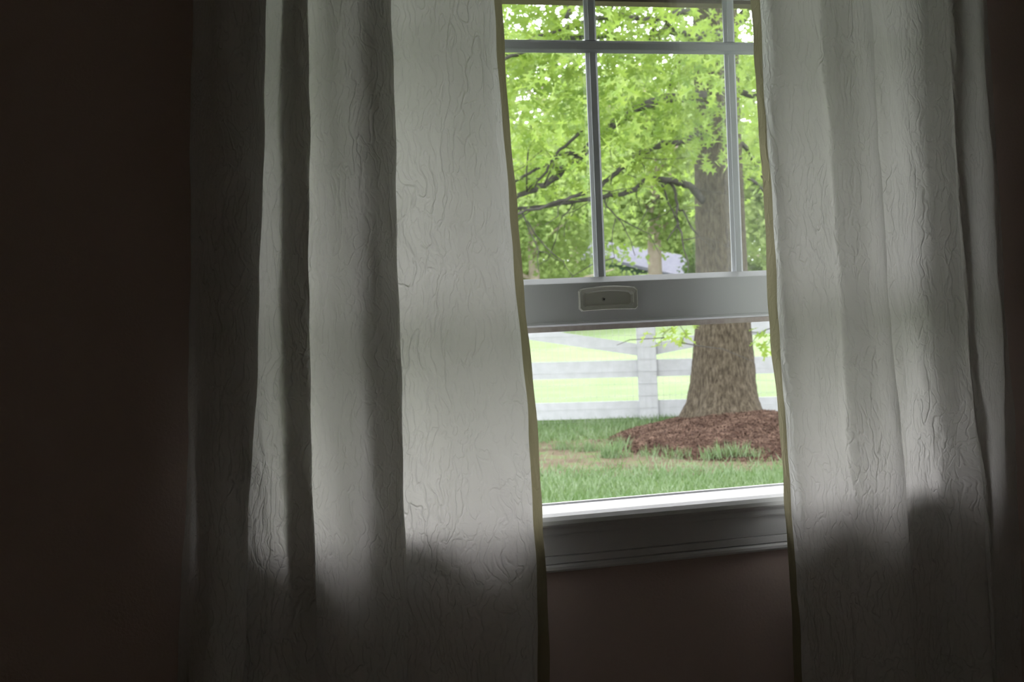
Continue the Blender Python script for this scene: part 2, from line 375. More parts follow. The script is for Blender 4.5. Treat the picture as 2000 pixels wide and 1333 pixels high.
def cloth_obj(name, g, R_, mat, parent, c0, c1):
    sub = g[:, c0:c1+1]; nR, nC = sub.shape[:2]
    V = np.concatenate([sub, np.broadcast_to(R_[:, None, None], (nR, nC, 1))], 2).reshape(-1, 3)
    idx = np.arange(nR*nC).reshape(nR, nC)
    F = np.stack([idx[:-1, :-1], idx[:-1, 1:], idx[1:, 1:], idx[1:, :-1]], -1).reshape(-1, 4)
    me = bpy.data.meshes.new(name); me.from_pydata(V.tolist(), [], F.tolist()); me.materials.append(mat)
    me.polygons.foreach_set('use_smooth', [True]*len(me.polygons))
    d = np.sqrt((np.diff(g, axis=1)**2).sum(2)).mean(0); arc = np.concatenate([[0], np.cumsum(d)])[c0:c1+1]
    uvv = np.stack([np.broadcast_to(arc[None, :], (nR, nC)), np.broadcast_to(R_[:, None], (nR, nC))], -1).reshape(-1, 2)
    uvl = me.uv_layers.new(name='cloth'); li = np.zeros(len(me.loops), dtype=np.int32); me.loops.foreach_get('vertex_index', li)
    uvl.data.foreach_set('uv', uvv[li].astype(np.float32).ravel())
    o = bpy.data.objects.new(name, me); COL.objects.link(o); o.parent = parent
    return o
LEFT = [
 ([376, 372, 370, 362, 344], .012), ([384, 380, 377, 368, 352], .035), ([398, 392, 386, 375, 362], .080),
 ([440, 436, 430, 415, 405], .150), ([492, 486, 478, 458, 445], .150), ([521, 514, 504, 487, 476], .128),
 ([505, 500, 490, 476, 462], .104), ([470, 468, 462, 450, 440], (.040, .040, .045, .060, .060)), ([488, 486, 482, 470, 460], (.026, .026, .030, .054, .050)),
 ([522, 518, 514, 506, 498], (.050, .050, .055, .070, .068)), ([545, 541, 537, 530, 524], (.088, .088, .086, .084, .084)),
 ([580, 578, 576, 580, 582], (.112, .112, .112, .108, .108)), ([603, 603, 604, 612, 618], .112),
 ([598, 598, 599, 606, 612], .098), ([553, 553, 555, 564, 570], .090), ([600, 600, 602, 608, 614], .084),
 ([630, 630, 634, 641, 648], .112), ([662, 664, 668, 678, 684], .142), ([700, 704, 710, 718, 726], .148), ([730, 740, 745, 752, 760], .150),
 ([764, 774, 781, 790, 800], .130), ([752, 762, 768, 776, 786], .104), ([690, 696, 702, 712, 720], .100),
 ([728, 738, 744, 752, 762], .080), ([790, 800, 806, 812, 822], .070), ([835, 843, 850, 856, 864], .084),
 ([868, 876, 884, 890, 900], .100), ([915, 925, 938, 950, 958], .122), ([945, 965, 985, 1005, 1015], .118),
 ([964, 990, 1017, 1043, 1052], .100),
 ([980, 1003, 1034, 1060, 1074], .082)]
RIGHT = [
 ([1466, 1487, 1507, 1534, 1553], .088), ([1484, 1503, 1522, 1548, 1565], .112),
 ([1504, 1520, 1540, 1566, 1586], .128), ([1550, 1570, 1592, 1612, 1625], .118), ([1590, 1610, 1632, 1655, 1662], .106),
 ([1603, 1624, 1646, 1668, 1674], .102), ([1625, 1645, 1668, 1690, 1700], .120), ([1665, 1686, 1708, 1730, 1742], .142),
 ([1698, 1721, 1744, 1771, 1790], .130), ([1690, 1712, 1735, 1762, 1780], .108), ([1668, 1690, 1712, 1738, 1756], .098),
 ([1692, 1714, 1737, 1764, 1780], .082), ([1716, 1738, 1758, 1776, 1792], .086), ([1735, 1752, 1768, 1785, 1800], .076),
 ([1765, 1778, 1792, 1812, 1826], .066), ([1800, 1812, 1826, 1842, 1856], .074), ([1835, 1848, 1862, 1880, 1900], .108),
 ([1855, 1870, 1893, 1926, 1945], .128), ([1853, 1868, 1891, 1923, 1942], .134), ([1853, 1868, 1891, 1923, 1942], .140),
 ([1862, 1877, 1899, 1928, 1947], .146), ([1888, 1903, 1923, 1946, 1960], .136), ([1918, 1937, 1956, 1967, 1975], .092),
 ([1916, 1936, 1955, 1968, 1976], .045), ([1928, 1948, 1970, 1990, 2000], .022)]
SEG = 12
def make_curtain(name, ctrl, hem_at, label, seed):
    g, R_ = cloth_grid(ctrl, .035, 2.60, 300, SEG, seed)
    n = g.shape[1]-1
    if hem_at == 'end': body, hem = (0, n-SEG), (n-SEG, n)
    else: body, hem = (SEG, n), (0, SEG)
    root = empty(name, (float(g[0, :, 0].mean()), -.1, .035)); tag(root, label, 'curtain')
    for nm, mt, (a, b) in (('curtain_panel', M_cloth, body), ('hem', M_hem, hem)):
        o = cloth_obj(nm, g, R_, mt, root, a, b); o.location = -root.location
        if nm == 'hem': o['label'] = 'turned tan side hem of double cloth'
    return root
make_curtain('curtain', LEFT, 'end', 'white crushed curtain left of the window opening, pleated, its far side dark', 3)
make_curtain('curtain', RIGHT, 'start', 'white crushed curtain hanging right of the window opening, brightly backlit above the sill', 5)
# rod the curtains hang from (above the frame)
rod = empty('curtain_rod', (0, -.10, 2.62)); tag(rod, 'dark bronze curtain rod above the window', 'curtain rod')
MB().tube([(-1.0, 0, 0), (1.25, 0, 0)], [.011, .011], 16).build('rod', M_rod, rod, True)
for x in (-.93, 0, 1.18):
    MB().tube([(x, .099, 0), (x, 0, 0)], [.008, .008], 10).box(x-.02, x+.02, .094, .0995, -.03, .03).build('bracket', M_rod, rod)
for x in (-1.02, 1.27):
    MB().tube([(x-.03, 0, 0), (x-.02, 0, 0), (x, 0, 0), (x+.02, 0, 0), (x+.03, 0, 0)], [.008, .02, .026, .02, .008], 14).build('finial', M_rod, rod, True)

# ================================================================== OUTDOORS
def ground_z(x, y):
    r = -.10+.15*min(max((y-1)/9, 0), 1)
    r += .018*math.sin(x*.7+1)*math.sin(y*.5)+.01*math.sin(x*1.9+y*.8)
    if y > 14: r += .030*min(y-14, 26)                      # the pasture climbs, then drops behind its crest
    if y > 41: r -= 1.6*min((y-41)/9, 1.0)
    r += -.012*(x-3)*min(max((y-3)/8, 0), 1)*(1 if abs(x-3) < 12 else 12/abs(x-3))
    return r
def ramp_noise_mat(name, stops, scale, detail=6, bump=.02, bscale=30, rough=.9, stretch=(1, 1, 1), extra=None):
    m = bpy.data.materials.new(name); m.use_nodes = True; t = m.node_tree; L = t.links.new; b = t.nodes['Principled BSDF']
    b.inputs['Roughness'].default_value = rough; b.inputs['Specular IOR Level'].default_value = .15
    tcn = nn(t, 'ShaderNodeTexCoord'); mp = nn(t, 'ShaderNodeMapping'); mp.inputs['Scale'].default_value = stretch; L(tcn.outputs['Object'], mp.inputs[0])
    nz = nn(t, 'ShaderNodeTexNoise'); nz.inputs['Scale'].default_value = scale; nz.inputs['Detail'].default_value = detail; nz.inputs['Roughness'].default_value = .62; L(mp.outputs[0], nz.inputs['Vector'])
    r = nn(t, 'ShaderNodeValToRGB'); L(nz.outputs[0], r.inputs[0])
    els = r.color_ramp.elements
    while len(els) < len(stops): els.new(.5)
    for e, (p, c) in zip(els, stops): e.position = p; e.color = (*c, 1)
    L(r.outputs[0], b.inputs['Base Color'])
    n2 = nn(t, 'ShaderNodeTexNoise'); n2.inputs['Scale'].default_value = bscale; n2.inputs['Detail'].default_value = 6; L(mp.outputs[0], n2.inputs['Vector'])
    bp = nn(t, 'ShaderNodeBump'); bp.inputs['Distance'].default_value = bump; L(n2.outputs[0], bp.inputs['Height']); L(bp.outputs[0], b.inputs['Normal'])
    return m
M_lawn = ramp_noise_mat('lawn_turf', [(.35, (0.066, 0.1122, 0.0297)), (.55, (0.1056, 0.1584, 0.0462)), (.75, (0.1452, 0.1848, 0.066))], 3, bump=.02, bscale=40)
M_field = ramp_noise_mat('field_turf', [(.35, (.125, .18, .075)), (.6, (.155, .20, .10)), (.8, (.195, .215, .13))], 1.2, bump=.02, bscale=25)
M_soil = ramp_noise_mat('bare_soil', [(.35, (0.0792, 0.0495, 0.033)), (.6, (0.1188, 0.0792, 0.0528)), (.8, (0.1056, 0.1254, 0.0462))], 4, bump=.02)
M_mulch = ramp_noise_mat('mulch_bark', [(.3, (0.0231, 0.01188, 0.00792)), (.5, (0.0561, 0.02838, 0.0198)), (.7, (0.0924, 0.0528, 0.0363))], 22, bump=.03, bscale=50)
M_chip = mat_basic('mulch_chip', (.045, .026, .019), .9, var=(.165, .108, .082), vscale=11, spec=.1, detail=9)
M_blade = mat_basic('grass_blade', (0.0858, 0.1518, 0.0528), .45, var=(0.1716, 0.2244, 0.1254), vscale=2.6, spec=.55, trans=.3, trcol=(0.1584, 0.264, 0.0792), detail=8)
M_bark = ramp_noise_mat('oak_bark', [(.32, (.030, .024, .017)), (.5, (.078, .063, .044)), (.68, (.128, .108, .080))], 52, bump=.025, bscale=70, stretch=(1, 1, .30))
M_branch = mat_basic('branch_bark', (0.0429, 0.0396, 0.0363), .9, var=(0.0858, 0.0792, 0.0726), vscale=20, spec=.1, bump=.005, bscale=40)
M_leaf = mat_basic('oak_leaf', (.09, .185, .022), .45, var=(.25, .32, .05), vscale=1.9, spec=.5, trans=.45, trcol=(.36, .50, .10), detail=7)
M_leaf_far = mat_basic('far_leaf', (.15, .22, .07), .7, var=(.28, .34, .13), vscale=.6, spec=.2, trans=.45, trcol=(.36, .47, .14), detail=5)
M_leaf_mid = mat_basic('shrub_leaf', (0.066, 0.1122, 0.0363), .7, var=(0.1452, 0.2046, 0.0594), vscale=.8, spec=.2, trans=.4, trcol=(0.1584, 0.264, 0.0594), detail=5)
M_farbark = mat_basic('far_bark', (.36, .28, .25), .9, var=(.46, .38, .33), vscale=6, spec=.1)
M_fence = mat_basic('white_fence_paint', (0.4356, 0.4422, 0.462), .7, var=(0.3828, 0.3894, 0.4026), vscale=5, stretch=(3, 3, 3), bump=.002, bscale=40, spec=.2)
M_wire = mat_basic('galvanised_wire', (.36, .37, .38), .5, spec=.4)

# ground
nx, ny = 90, 110
xs = np.concatenate([np.linspace(-45, -4, 15), np.linspace(-3.5, 12, 60), np.linspace(13, 60, 15)])
ys = np.concatenate([np.linspace(WT, 22, 80), np.linspace(23, 120, 30)])
def grid_ground(name, xs, ys, mat, dz=0):
    v = [(x, y, ground_z(x, y)+dz) for y in ys for x in xs]; n = len(xs)
    f = [(j*n+i, j*n+i+1, (j+1)*n+i+1, (j+1)*n+i) for j in range(len(ys)-1) for i in range(n-1)]
    return mesh_obj(name, v, f, mat, None, True)
FZ = 12.0
FO = P(1267, 822, FZ)      # fence reference point on the ground, at the post seen through the opening
frz = -YAW + math.radians(1.5)
lawn = grid_ground('lawn', xs, ys[ys < 10.2], M_lawn); st(lawn)
field = grid_ground('pasture', xs, np.concatenate([[ys[ys < 10.2][-1]], ys[ys >= 10.2]]), M_field); st(field)
def gp(px, py, Z0=10):     # where the ray of a photograph point meets the ground
    d = ray(px, py); t = 2.0
    for _ in range(4000):
        p = CAM+d*t
        if p.z <= ground_z(p.x, p.y): return p
        t += .02
    return p
print('fence base', FO, 'ground', ground_z(FO.x, FO.y))

# fence ---------------------------------------------------------------
fence = empty('board_fence', (FO.x, FO.y, FO.z), frz)
tag(fence, 'white crossbuck board fence with wire mesh behind the oak trunk', 'fence')
sp = 1.99; slope = .016       # the yard climbs slightly to the left
def zs(u): return -slope*u
def board(u0, z0, u1, z1, hgt, y0, th=.022):
    a = Vector((u0, z0)); b = Vector((u1, z1)); d = (b-a).normalized(); n_ = Vector((-d.y, d.x))*hgt/2
    q = [a-n_, b-n_, b+n_, a+n_]
    # slightly uneven hand-cut board
    v = [(p.x, y0, p.y) for p in q]+[(p.x, y0+th, p.y) for p in q]
    return MB().add(v, [(0, 1, 2, 3), (7, 6, 5, 4), (0, 4, 5, 1), (1, 5, 6, 2), (2, 6, 7, 3), (3, 7, 4, 0)])
for k in range(-3, 4):
    u = k*sp; z = zs(u)
    MB().box(u-.055, u+.075, .03, .16, z-.35, z+1.22, .004).build('post', M_fence, fence)
    MB().box(u-.080, u+.080, -.045, -.020, z+.015, z+1.20, .003).build('face_board', M_fence, fence)
for k in range(-3, 3):
    u0, u1 = k*sp, (k+1)*sp
    for zc, h in ((.10, .142), (.440, .142), (1.12, .135)):
        board(u0+.003, zs(u0)+zc, u1-.003, zs(u1)+zc, h, -.018).build('rail_board', M_fence, fence)
    board(u0, zs(u0)+.93, u1, zs(u1)+.585, .098, -.018, .018).build('brace_board', M_fence, fence)
    board(u0, zs(u0)+.585, u1, zs(u1)+.93, .098, .004, .018).build('brace_board', M_fence, fence)
wm = MB(); wy = -.052
r_w = .0011
for i in range(int(6*sp/.0508)+1):
    u = -3*sp+i*.0508; wm.tube([(u, wy, zs(u)-.02), (u, wy, zs(u)+1.1)], [r_w]*2, 3, cap=False)
for i in range(12):
    z = .01+i*.1016; wm.tube([(-3*sp, wy-.002, zs(-3*sp)+z), (3*sp, wy-.002, zs(3*sp)+z)], [r_w*1.1]*2, 3, cap=False)
o = wm.build('wire_mesh', M_wire, fence); o['kind'] = 'stuff'; o['label'] = 'thin welded wire grid stapled to the boards'

# oak -----------------------------------------------------------------
TZ = 11.2
base = P(1412, 812, TZ); tg = ground_z(base.x, base.y)
MH = .11   # height of the mulch mound under the trunk
oak = empty('oak_tree', (base.x, base.y, tg)); tag(oak, 'large oak with thick bark trunk, drooping limbs and bright spring leaves', 'tree')
def loc(p): return Vector(p)-oak.location
# trunk rows measured at photograph heights: (y, x_left, x_right)
rows = [(860, 1318, 1506), (822, 1330, 1496), (800, 1340, 1489), (780, 1346, 1482), (750, 1350, 1477), (700, 1354, 1472), (640, 1359, 1466), (560, 1361, 1461), (470, 1360, 1456), (380, 1359, 1452), (300, 1358, 1448), (200, 1358, 1444), (100, 1357, 1441), (40, 1355, 1440), (-60, 1356, 1436)]
cen = []; rad = []
for y, a, b in rows:
    c = P((a+b)/2, y, TZ); cen.append(c); rad.append((b-a)/2/FPX*TZ)
for k in range(1, 6):
    cen.append(cen[len(rows)-1]+Vector((-.02*k, .03*k, .75*k))); rad.append(rad[len(rows)-1]*(1-.13*k))
def smooth_curve(pts, rads, n):
    c = [(*p, r) for p, r in zip(pts, rads)]
    c = np.array(c); t = np.concatenate([[0], np.cumsum(np.linalg.norm(np.diff(c[:, :3], axis=0), axis=1))]); tt = np.linspace(0, t[-1], n)
    return np.stack([np.interp(tt, t, c[:, k]) for k in range(4)], 1)
tcv = smooth_curve(cen, rad, 220)
NA = 96; v = []; f = []
for i, (x, y, z, r) in enumerate(tcv):
    for k in range(NA):
        th = 2*math.pi*k/NA
        fl = max(0, 1-(z-tg-MH)/.45)
        rr = r*(1+.035*math.sin(3*th+1)+.10*fl**2*math.sin(5*th+.6))
        # furrowed bark
        ri = math.sin(th*23+2.2*math.sin(z*7+th*3)+1.1*math.sin(z*19+th*5))
        rr += .0035*abs(ri)+.0030*math.sin(z*55+th*11+2*math.sin(th*17+z*9))
        v.append(loc((x+rr*math.cos(th), y+rr*math.sin(th), z)))
for i in range(len(tcv)-1):
    for k in range(NA): f.append((i*NA+k, i*NA+(k+1) % NA, (i+1)*NA+(k+1) % NA, (i+1)*NA+k))
f.append(tuple(range((len(tcv)-1)*NA, len(tcv)*NA)))
mesh_obj('trunk', v, f, M_bark, oak, True)
# limbs: (photograph points with axial distance, start/end radius in px at 10 m)
limbs = [
 ([(1375, 392, 11.1), (1345, 362, 11.0), (1310, 352, 10.8), (1268, 352, 10.5), (1235, 372, 10.2), (1180, 384, 10.0), (1110, 396, 9.8), (1015, 408, 9.6), (930, 430, 9.5)], 15, 4),
 ([(1378, 250, 11.1), (1340, 275, 10.8), (1290, 284, 10.4), (1245, 305, 10.2), (1195, 345, 10), (1150, 372, 9.7), (1080, 398, 9.5), (1000, 420, 9.3)], 13, 4),
 ([(1390, 185, 11.1), (1300, 195, 10.8), (1220, 225, 10.3), (1160, 280, 10.0), (1110, 325, 9.8), (1060, 362, 9.6), (1005, 385, 9.5), (920, 415, 9.4)], 20, 6),
 ([(1130, 300, 9.9), (1085, 306, 9.7), (1050, 330, 9.6), (1008, 355, 9.5), (950, 380, 9.3)], 8, 3),
 ([(1150, 240, 9.9), (1115, 275, 9.8), (1085, 305, 9.7), (1055, 350, 9.6), (1030, 370, 9.5)], 6, 3),
 ([(1385, 90, 11.1), (1345, 66, 10.7), (1300, 62, 10.4), (1240, 85, 10.2), (1190, 70, 10), (1120, 75, 9.6), (1040, 95, 9.3), (960, 130, 9.1)], 17, 5),
 ([(1418, 75, 11.0), (1390, 62, 10.7), (1358, 64, 10.4), (1320, 60, 10.2), (1290, 30, 10.0)], 14, 5),
 ([(1395, 0, 11.1), (1330, 25, 10.7), (1260, 40, 10.2), (1190, 30, 9.8), (1090, 60, 9.5), (1000, 90, 9.2)], 14, 4),
 ([(1420, 60, 11.2), (1450, 30, 11.3), (1475, -20, 11.4), (1510, -90, 11.6), (1560, -200, 12)], 26, 12),
 ([(1440, 270, 11.2), (1465, 300, 11.3), (1490, 345, 11.3), (1530, 390, 11.4), (1590, 430, 11.5)], 11, 4),
 ([(1440, 350, 11.2), (1470, 352, 11.2), (1500, 385, 11.2), (1560, 420, 11.2)], 8, 3),
 ([(1440, 180, 11.2), (1500, 190, 11.2), (1580, 230, 11.3), (1680, 260, 11.4), (1800, 330, 11.5)], 15, 4),
 ([(1310, 352, 10.8), (1322, 390, 10.6), (1322, 430, 10.4), (1334, 470, 10.3), (1345, 530, 10.2)], 6, 2),
 ([(1292, 358, 10.6), (1305, 395, 10.5), (1320, 425, 10.4), (1318, 450, 10.3), (1303, 468, 10.2)], 4, 2),
 ([(1322, 408, 10.5), (1335, 410, 10.5), (1346, 435, 10.4), (1357, 455, 10.4)], 4, 2),
 ([(1300, 354, 10.7), (1290, 385, 10.6), (1270, 402, 10.5), (1255, 430, 10.4), (1243, 450, 10.3)], 2.5, 1),
 ([(1180, 384, 10.0), (1186, 405, 9.9), (1200, 425, 9.9), (1220, 445, 9.8), (1232, 470, 9.8), (1240, 500, 9.7)], 3, 1.2),
 ([(1202, 426, 9.9), (1196, 450, 9.9), (1198, 500, 9.8)], 2.2, 1),
 ([(1120, 396, 9.8), (1100, 425, 9.7), (1084, 468, 9.6)], 2.6, 1.2),
 ([(1015, 408, 9.6), (1035, 450, 9.5), (1050, 490, 9.4), (1052, 530, 9.4)], 3, 1.2),
 ([(1030, 430, 9.5), (1060, 480, 9.5), (1100, 510, 9.4), (1120, 540, 9.4)], 2.5, 1),
 ([(1260, 85, 10.2), (1275, 60, 10.1), (1290, 20, 10.0), (1300, -40, 10)], 5, 2),
 ([(1170, 55, 10.0), (1190, 25, 9.9), (1205, -20, 9.8)], 5, 2),
 ([(1030, 375, 9.5), (1030, 300, 9.3), (1045, 270, 9.2), (1035, 240, 9.1)], 3, 1.2),
 ([(1060, 362, 9.6), (1080, 320, 9.5), (1062, 290, 9.4)], 3, 1),
 ([(1245, 305, 10.2), (1258, 330, 10.1), (1263, 360, 10)], 3, 1),
 ([(1378, 560, 11.0), (1350, 600, 10.6), (1325, 632, 10.3), (1300, 650, 10.1), (1292, 672, 10.0)], 2.2, .8),
 ([(1325, 632, 10.3), (1338, 655, 10.2), (1330, 668, 10.1)], 1.4, .8),
 ([(1462, 560, 11.2), (1500, 610, 11), (1512, 640, 10.9), (1505, 665, 10.8), (1490, 678, 10.7)], 2.2, .8),
]
twig_pts = []
def add_limb(pts3, r0, r1, name='branch'):
    n = max(6, int(sum((pts3[i+1]-pts3[i]).length for i in range(len(pts3)-1))/.05))
    c = catmull([(p.x, p.y, p.z) for p in pts3], max(2, n//len(pts3)))
    jit = rng.normal(0, .006, c.shape); c = c+jit
    rr = np.linspace(r0, r1, len(c))
    MB().tube([loc(p) for p in c], rr, 7 if r0 > .012 else 5, .05).build(name, M_branch, oak, True)
    return c, rr
curves = []
for pts, r0, r1 in limbs:
    p3 = [P(*q) for q in pts]
    curves.append(add_limb(p3, r0/FPX*10*.5*1.15, r1/FPX*10*.5*1.15))
# limbs of the crown outside the window's view, so that the tree is whole
for k in range(16):
    a = random.uniform(0, 2*math.pi); z0 = random.uniform(3.2, 7.0)
    c0 = Vector(tcv[np.argmin(abs(tcv[:, 2]-z0))][:3]); ln = random.uniform(2.2, 4.0)
    p3 = [c0+Vector((math.cos(a+.1*s)*ln*s/4, math.sin(a+.1*s)*ln*s/4, .35*s-.12*s*s+random.uniform(-.05, .05))) for s in range(5)]
    curves.append(add_limb(p3, .07, .015))
# twigs
TW = MB()
for c, rr in curves:
    for i in range(4, len(c), 5):
        if rng.random() < .8:
            d = rng.normal(0, 1, 3); d[2] = -abs(d[2])*.5+.1; d /= np.linalg.norm(d)
            L_ = rng.uniform(.15, .5); p = c[i]; q = [p+d*L_*s/3+np.array([0, 0, -.05*s*s/9])+rng.normal(0, .012, 3)*s for s in range(4)]
            TW.tube([loc(x) for x in q], [.0045, .0035, .003, .002], 4, cap=False); twig_pts += [q[1], q[2], q[3]]
    twig_pts += list(c[len(c)//3:])
o = TW.build('twig', M_branch, oak); o['kind'] = 'stuff'

# leaves ------------------------------------------------------------
half = [(0, 0), (.22, .03), (.27, .17), (.36, .055), (.46, .07), (.60, .36), (.64, .10), (.74, .09), (.88, .26), (.85, .06), (1, 0)]
LV = np.array([(x, y, abs(y)*.22) for x, y in half]+[(x, -y, abs(y)*.22) for x, y in half[1:-1]])
LV[:, 2] -= .10*LV[:, 0]**2
nh = len(half)
LF = [tuple(range(nh)), (0,)+tuple([nh-1]+[])+tuple(range(nh+nh-3, nh-1, -1))]
leaf_me = bpy.data.meshes.new('leaf'); leaf_me.from_pydata(LV.tolist(), [], LF); leaf_me.materials.append(M_leaf)
def rotm(d, n0):
    x = d/np.linalg.norm(d, axis=1, keepdims=True); z = n0-(n0*x).sum(1, keepdims=True)*x; z /= np.linalg.norm(z, axis=1, keepdims=True)
    y = np.cross(z, x); return np.stack([x, y, z], 2)
def leafcloud(pos, size, LVv, LFf, name, mat, parent, offs, droop=.5, flat=1.0):
    n = len(pos); d = rng.normal(0, 1, (n, 3)); d[:, 2] = d[:, 2]*.6-droop
    n0 = rng.normal(0, .6, (n, 3)); n0[:, 2] += flat
    Rm = rotm(d, n0)
    V = np.einsum('nij,kj->nki', Rm, LVv)*size[:, None, None]+pos[:, None, :]-np.array(offs)
    m = len(LVv); base_ = (np.arange(n)*m)
    loops = []; 
    F = [tuple(b+i for i in q) for b in base_.tolist() for q in LFf]
    me = bpy.data.meshes.new(name); me.from_pydata(V.reshape(-1, 3).tolist(), [], F); me.materials.append(mat)
    o = bpy.data.objects.new(name, me); COL.objects.link(o); o.parent = parent; return o
def project(p):
    q = np.asarray(p)-np.array(CAM); Z = q@np.array(fw)
    return 1000+FPX*(q@np.array(rt))/Z, 666.5-FPX*(q@np.array(up))/Z, Z
# leaf sprays: clustered in layers, heavy above, sparse low down where the yard shows through
tx, ty = tcv[60][0], tcv[60][1]
def canopy(n_cl, per):
    cl = []
    while len(cl) < n_cl:
        a = rng.uniform(0, 2*math.pi); r = 4.3*math.sqrt(rng.random()); z = rng.uniform(1.7, 7.2)
        x = tx+r*math.cos(a); y = ty+r*math.sin(a)
        env = 4.4 if z < 4 else 4.4-(z-4)*.9
        if r > env: continue
        low_ = 1.95+.10*math.sin(x*2.1)+.14*math.sin(x*.9+y*1.3)
        if z < low_: continue
        cl.append((x, y, z))
    return np.array(cl)
cl = canopy(1800, 0)
pos = []
for c in cl:
    k = int(rng.integers(8, 15)); s = rng.normal(0, 1, (k, 3))*np.array([.20, .20, .09]); pos.append(c+s)
pos = np.concatenate(pos)
tp = np.array(twig_pts); px, py, Zd = project(tp)
keep = (rng.random(len(tp)) < np.where((py > 385) & (py < 1000), .10, .75)); tp = tp[keep]
pos = np.concatenate([pos, np.repeat(tp, 3, 0)+rng.normal(0, .055, (len(tp)*3, 3))])
lowspray = [P(x, y, z) for x, y, z in ((1290, 640, 10.1), (1300, 655, 10.1), (1296, 672, 10.0), (1312, 640, 10.1), (1325, 650, 10.2), (1334, 660, 10.2), (1345, 640, 10.4), (1478, 668, 10.7), (1490, 676, 10.7), (1500, 668, 10.8), (1512, 660, 10.8), (1485, 640, 10.9))]
for (x, y, Zq) in [(rng.uniform(1190, 1490), rng.uniform(95, 290), rng.uniform(9.2, 10.6)) for _ in range(52)]:
    pos = np.concatenate([pos, np.array(P(x, y, Zq))+rng.normal(0, 1, (11, 3))*np.array([.14, .14, .07])])
for (x, y, Zq) in [(rng.uniform(960, 1200), rng.uniform(110, 260), rng.uniform(9.0, 10.4)) for _ in range(44)]+[(rng.uniform(940, 1260), rng.uniform(-120, 120), rng.uniform(9.2, 10.8)) for _ in range(85)]:
    pos = np.concatenate([pos, np.array(P(x, y, Zq))+rng.normal(0, 1, (11, 3))*np.array([.14, .14, .07])])
ls = np.concatenate([np.array(p)+rng.normal(0, .03, (3, 3)) for p in lowspray]); pos = np.concatenate([pos, ls])
px, py, Zd = project(pos)
# no leaves inside the trunk
dt = np.hypot(pos[:, 0]-tx, pos[:, 1]-ty); ok = dt > .27
# keep the lower trunk in view as in the photograph: sprays in front of it are few below mid pane
thin = (py > 330) & (py < 560) & (px > 1340) & (px < 1460) & (Zd < TZ); ok &= ~(thin & (rng.random(len(pos)) < .97))
thin2 = (py > 370) & (py < 620); ok &= ~(thin2 & (rng.random(len(pos)) < .6))
pos = pos[ok]; px, py, Zd = px[ok], py[ok], Zd[ok]
size = rng.uniform(.085, .145, len(pos))
inv = (px > 985) & (px < 1500) & (py > 0) & (py < 700)
order = np.argsort(np.where(inv, -size/Zd, 0)); near = order[:290]; rest = order[290:]
d = rng.normal(0, 1, (len(near), 3)); d[:, 2] = d[:, 2]*.6-.5; n0 = rng.normal(0, .6, (len(near), 3)); n0[:, 2] += 1
Rm = rotm(d, n0)
for i, k in enumerate(near):
    o = bpy.data.objects.new('leaf', leaf_me); COL.objects.link(o); o.parent = oak
    Rk = Matrix(Rm[i].tolist()).to_4x4()
    o.matrix_local = Matrix.Translation(loc(pos[k]))@Rk@Matrix.Scale(float(size[k]), 4)
o = leafcloud(pos[rest], size[rest], LV, LF, 'foliage', M_leaf, oak, oak.location); o['kind'] = 'stuff'
print('oak leaves', len(pos), 'in view', inv.sum())

# mulch mound ---------------------------------------------------------
mc = Vector((base.x-.10, base.y-.55))
def mound_h(x, y):
    a = YAW
    dx, dy = x-mc.x, y-mc.y; u = dx*math.cos(a)-dy*math.sin(a); w_ = dx*math.sin(a)+dy*math.cos(a)
    r = math.hypot(u/1.02, w_/1.25)
    if r >= 1: return -.03
    return MH*1.5*(1-r*r)**.9*(1+.10*math.sin(u*6+w_*3)+.06*math.sin(u*13-w_*9))-.01
bed = empty('mulch_bed', (mc.x, mc.y, ground_z(mc.x, mc.y))); tag(bed, 'brown mulch mound heaped around the oak trunk', 'mulch')
G = 90; v = []; f = []
for j_ in range(G):
    for i in range(G):
        x = mc.x+(-1.6+3.2*i/(G-1)); y = mc.y+(-1.6+3.2*j_/(G-1)); v.append((x-bed.location.x, y-bed.location.y, ground_z(x, y)+mound_h(x, y)+rng.normal(0, .004)-bed.location.z))
f = [(j_*G+i, j_*G+i+1, (j_+1)*G+i+1, (j_+1)*G+i) for j_ in range(G-1) for i in range(G-1)]
mesh_obj('mulch_base', v, f, M_mulch, bed, True)
chips = []; n = 0
chv = np.array([(-.5, -.12, 0), (.5, -.1, 0), (.48, .11, 0), (-.5, .1, 0), (0, 0, .12)])
cp = []
while len(cp) < 17000:
    x = mc.x+rng.uniform(-1.3, 1.3); y = mc.y+rng.uniform(-1.4, 1.4); h = mound_h(x, y)
    if h > -.005 or rng.random() < .10: cp.append((x, y, ground_z(x, y)+max(h, 0)+.006))
cp = np.array(cp)
o = leafcloud(cp, rng.uniform(.012, .034, len(cp)), chv, [(0, 1, 4), (1, 2, 4), (2, 3, 4), (3, 0, 4)], 'bark_chips', M_chip, bed, bed.location, droop=0, flat=1.6); o['kind'] = 'stuff'

# bare patch around the mulch
patch = [gp(1050, 862), gp(1200, 868), gp(1530, 905), gp(1540, 880)]
pc = gp(1290, 888)
M_patch = ramp_noise_mat('worn_earth', [(.35, (.085, .060, .040)), (.52, (.125, .095, .065)), (.66, (.10, .14, .05))], 5, bump=.02)
v = []; f = []; na = 48
v.append((pc.x, pc.y, ground_z(pc.x, pc.y)+.006))
for k in range(na):
    th = 2*math.pi*k/na; r = (1+.10*math.sin(3*th)+.07*math.sin(7*th+1))
    u = math.cos(th)*2.6*r; w_ = math.sin(th)*1.0*r
    x = pc.x+u*math.cos(YAW)+w_*math.sin(YAW); y = pc.y-u*math.sin(YAW)+w_*math.cos(YAW)
    v.append((x, y, ground_z(x, y)+.005))
f = [(0, 1+k, 1+(k+1) % na) for k in range(na)]
worn = mesh_obj('worn_earth', v, f, M_patch); st(worn)

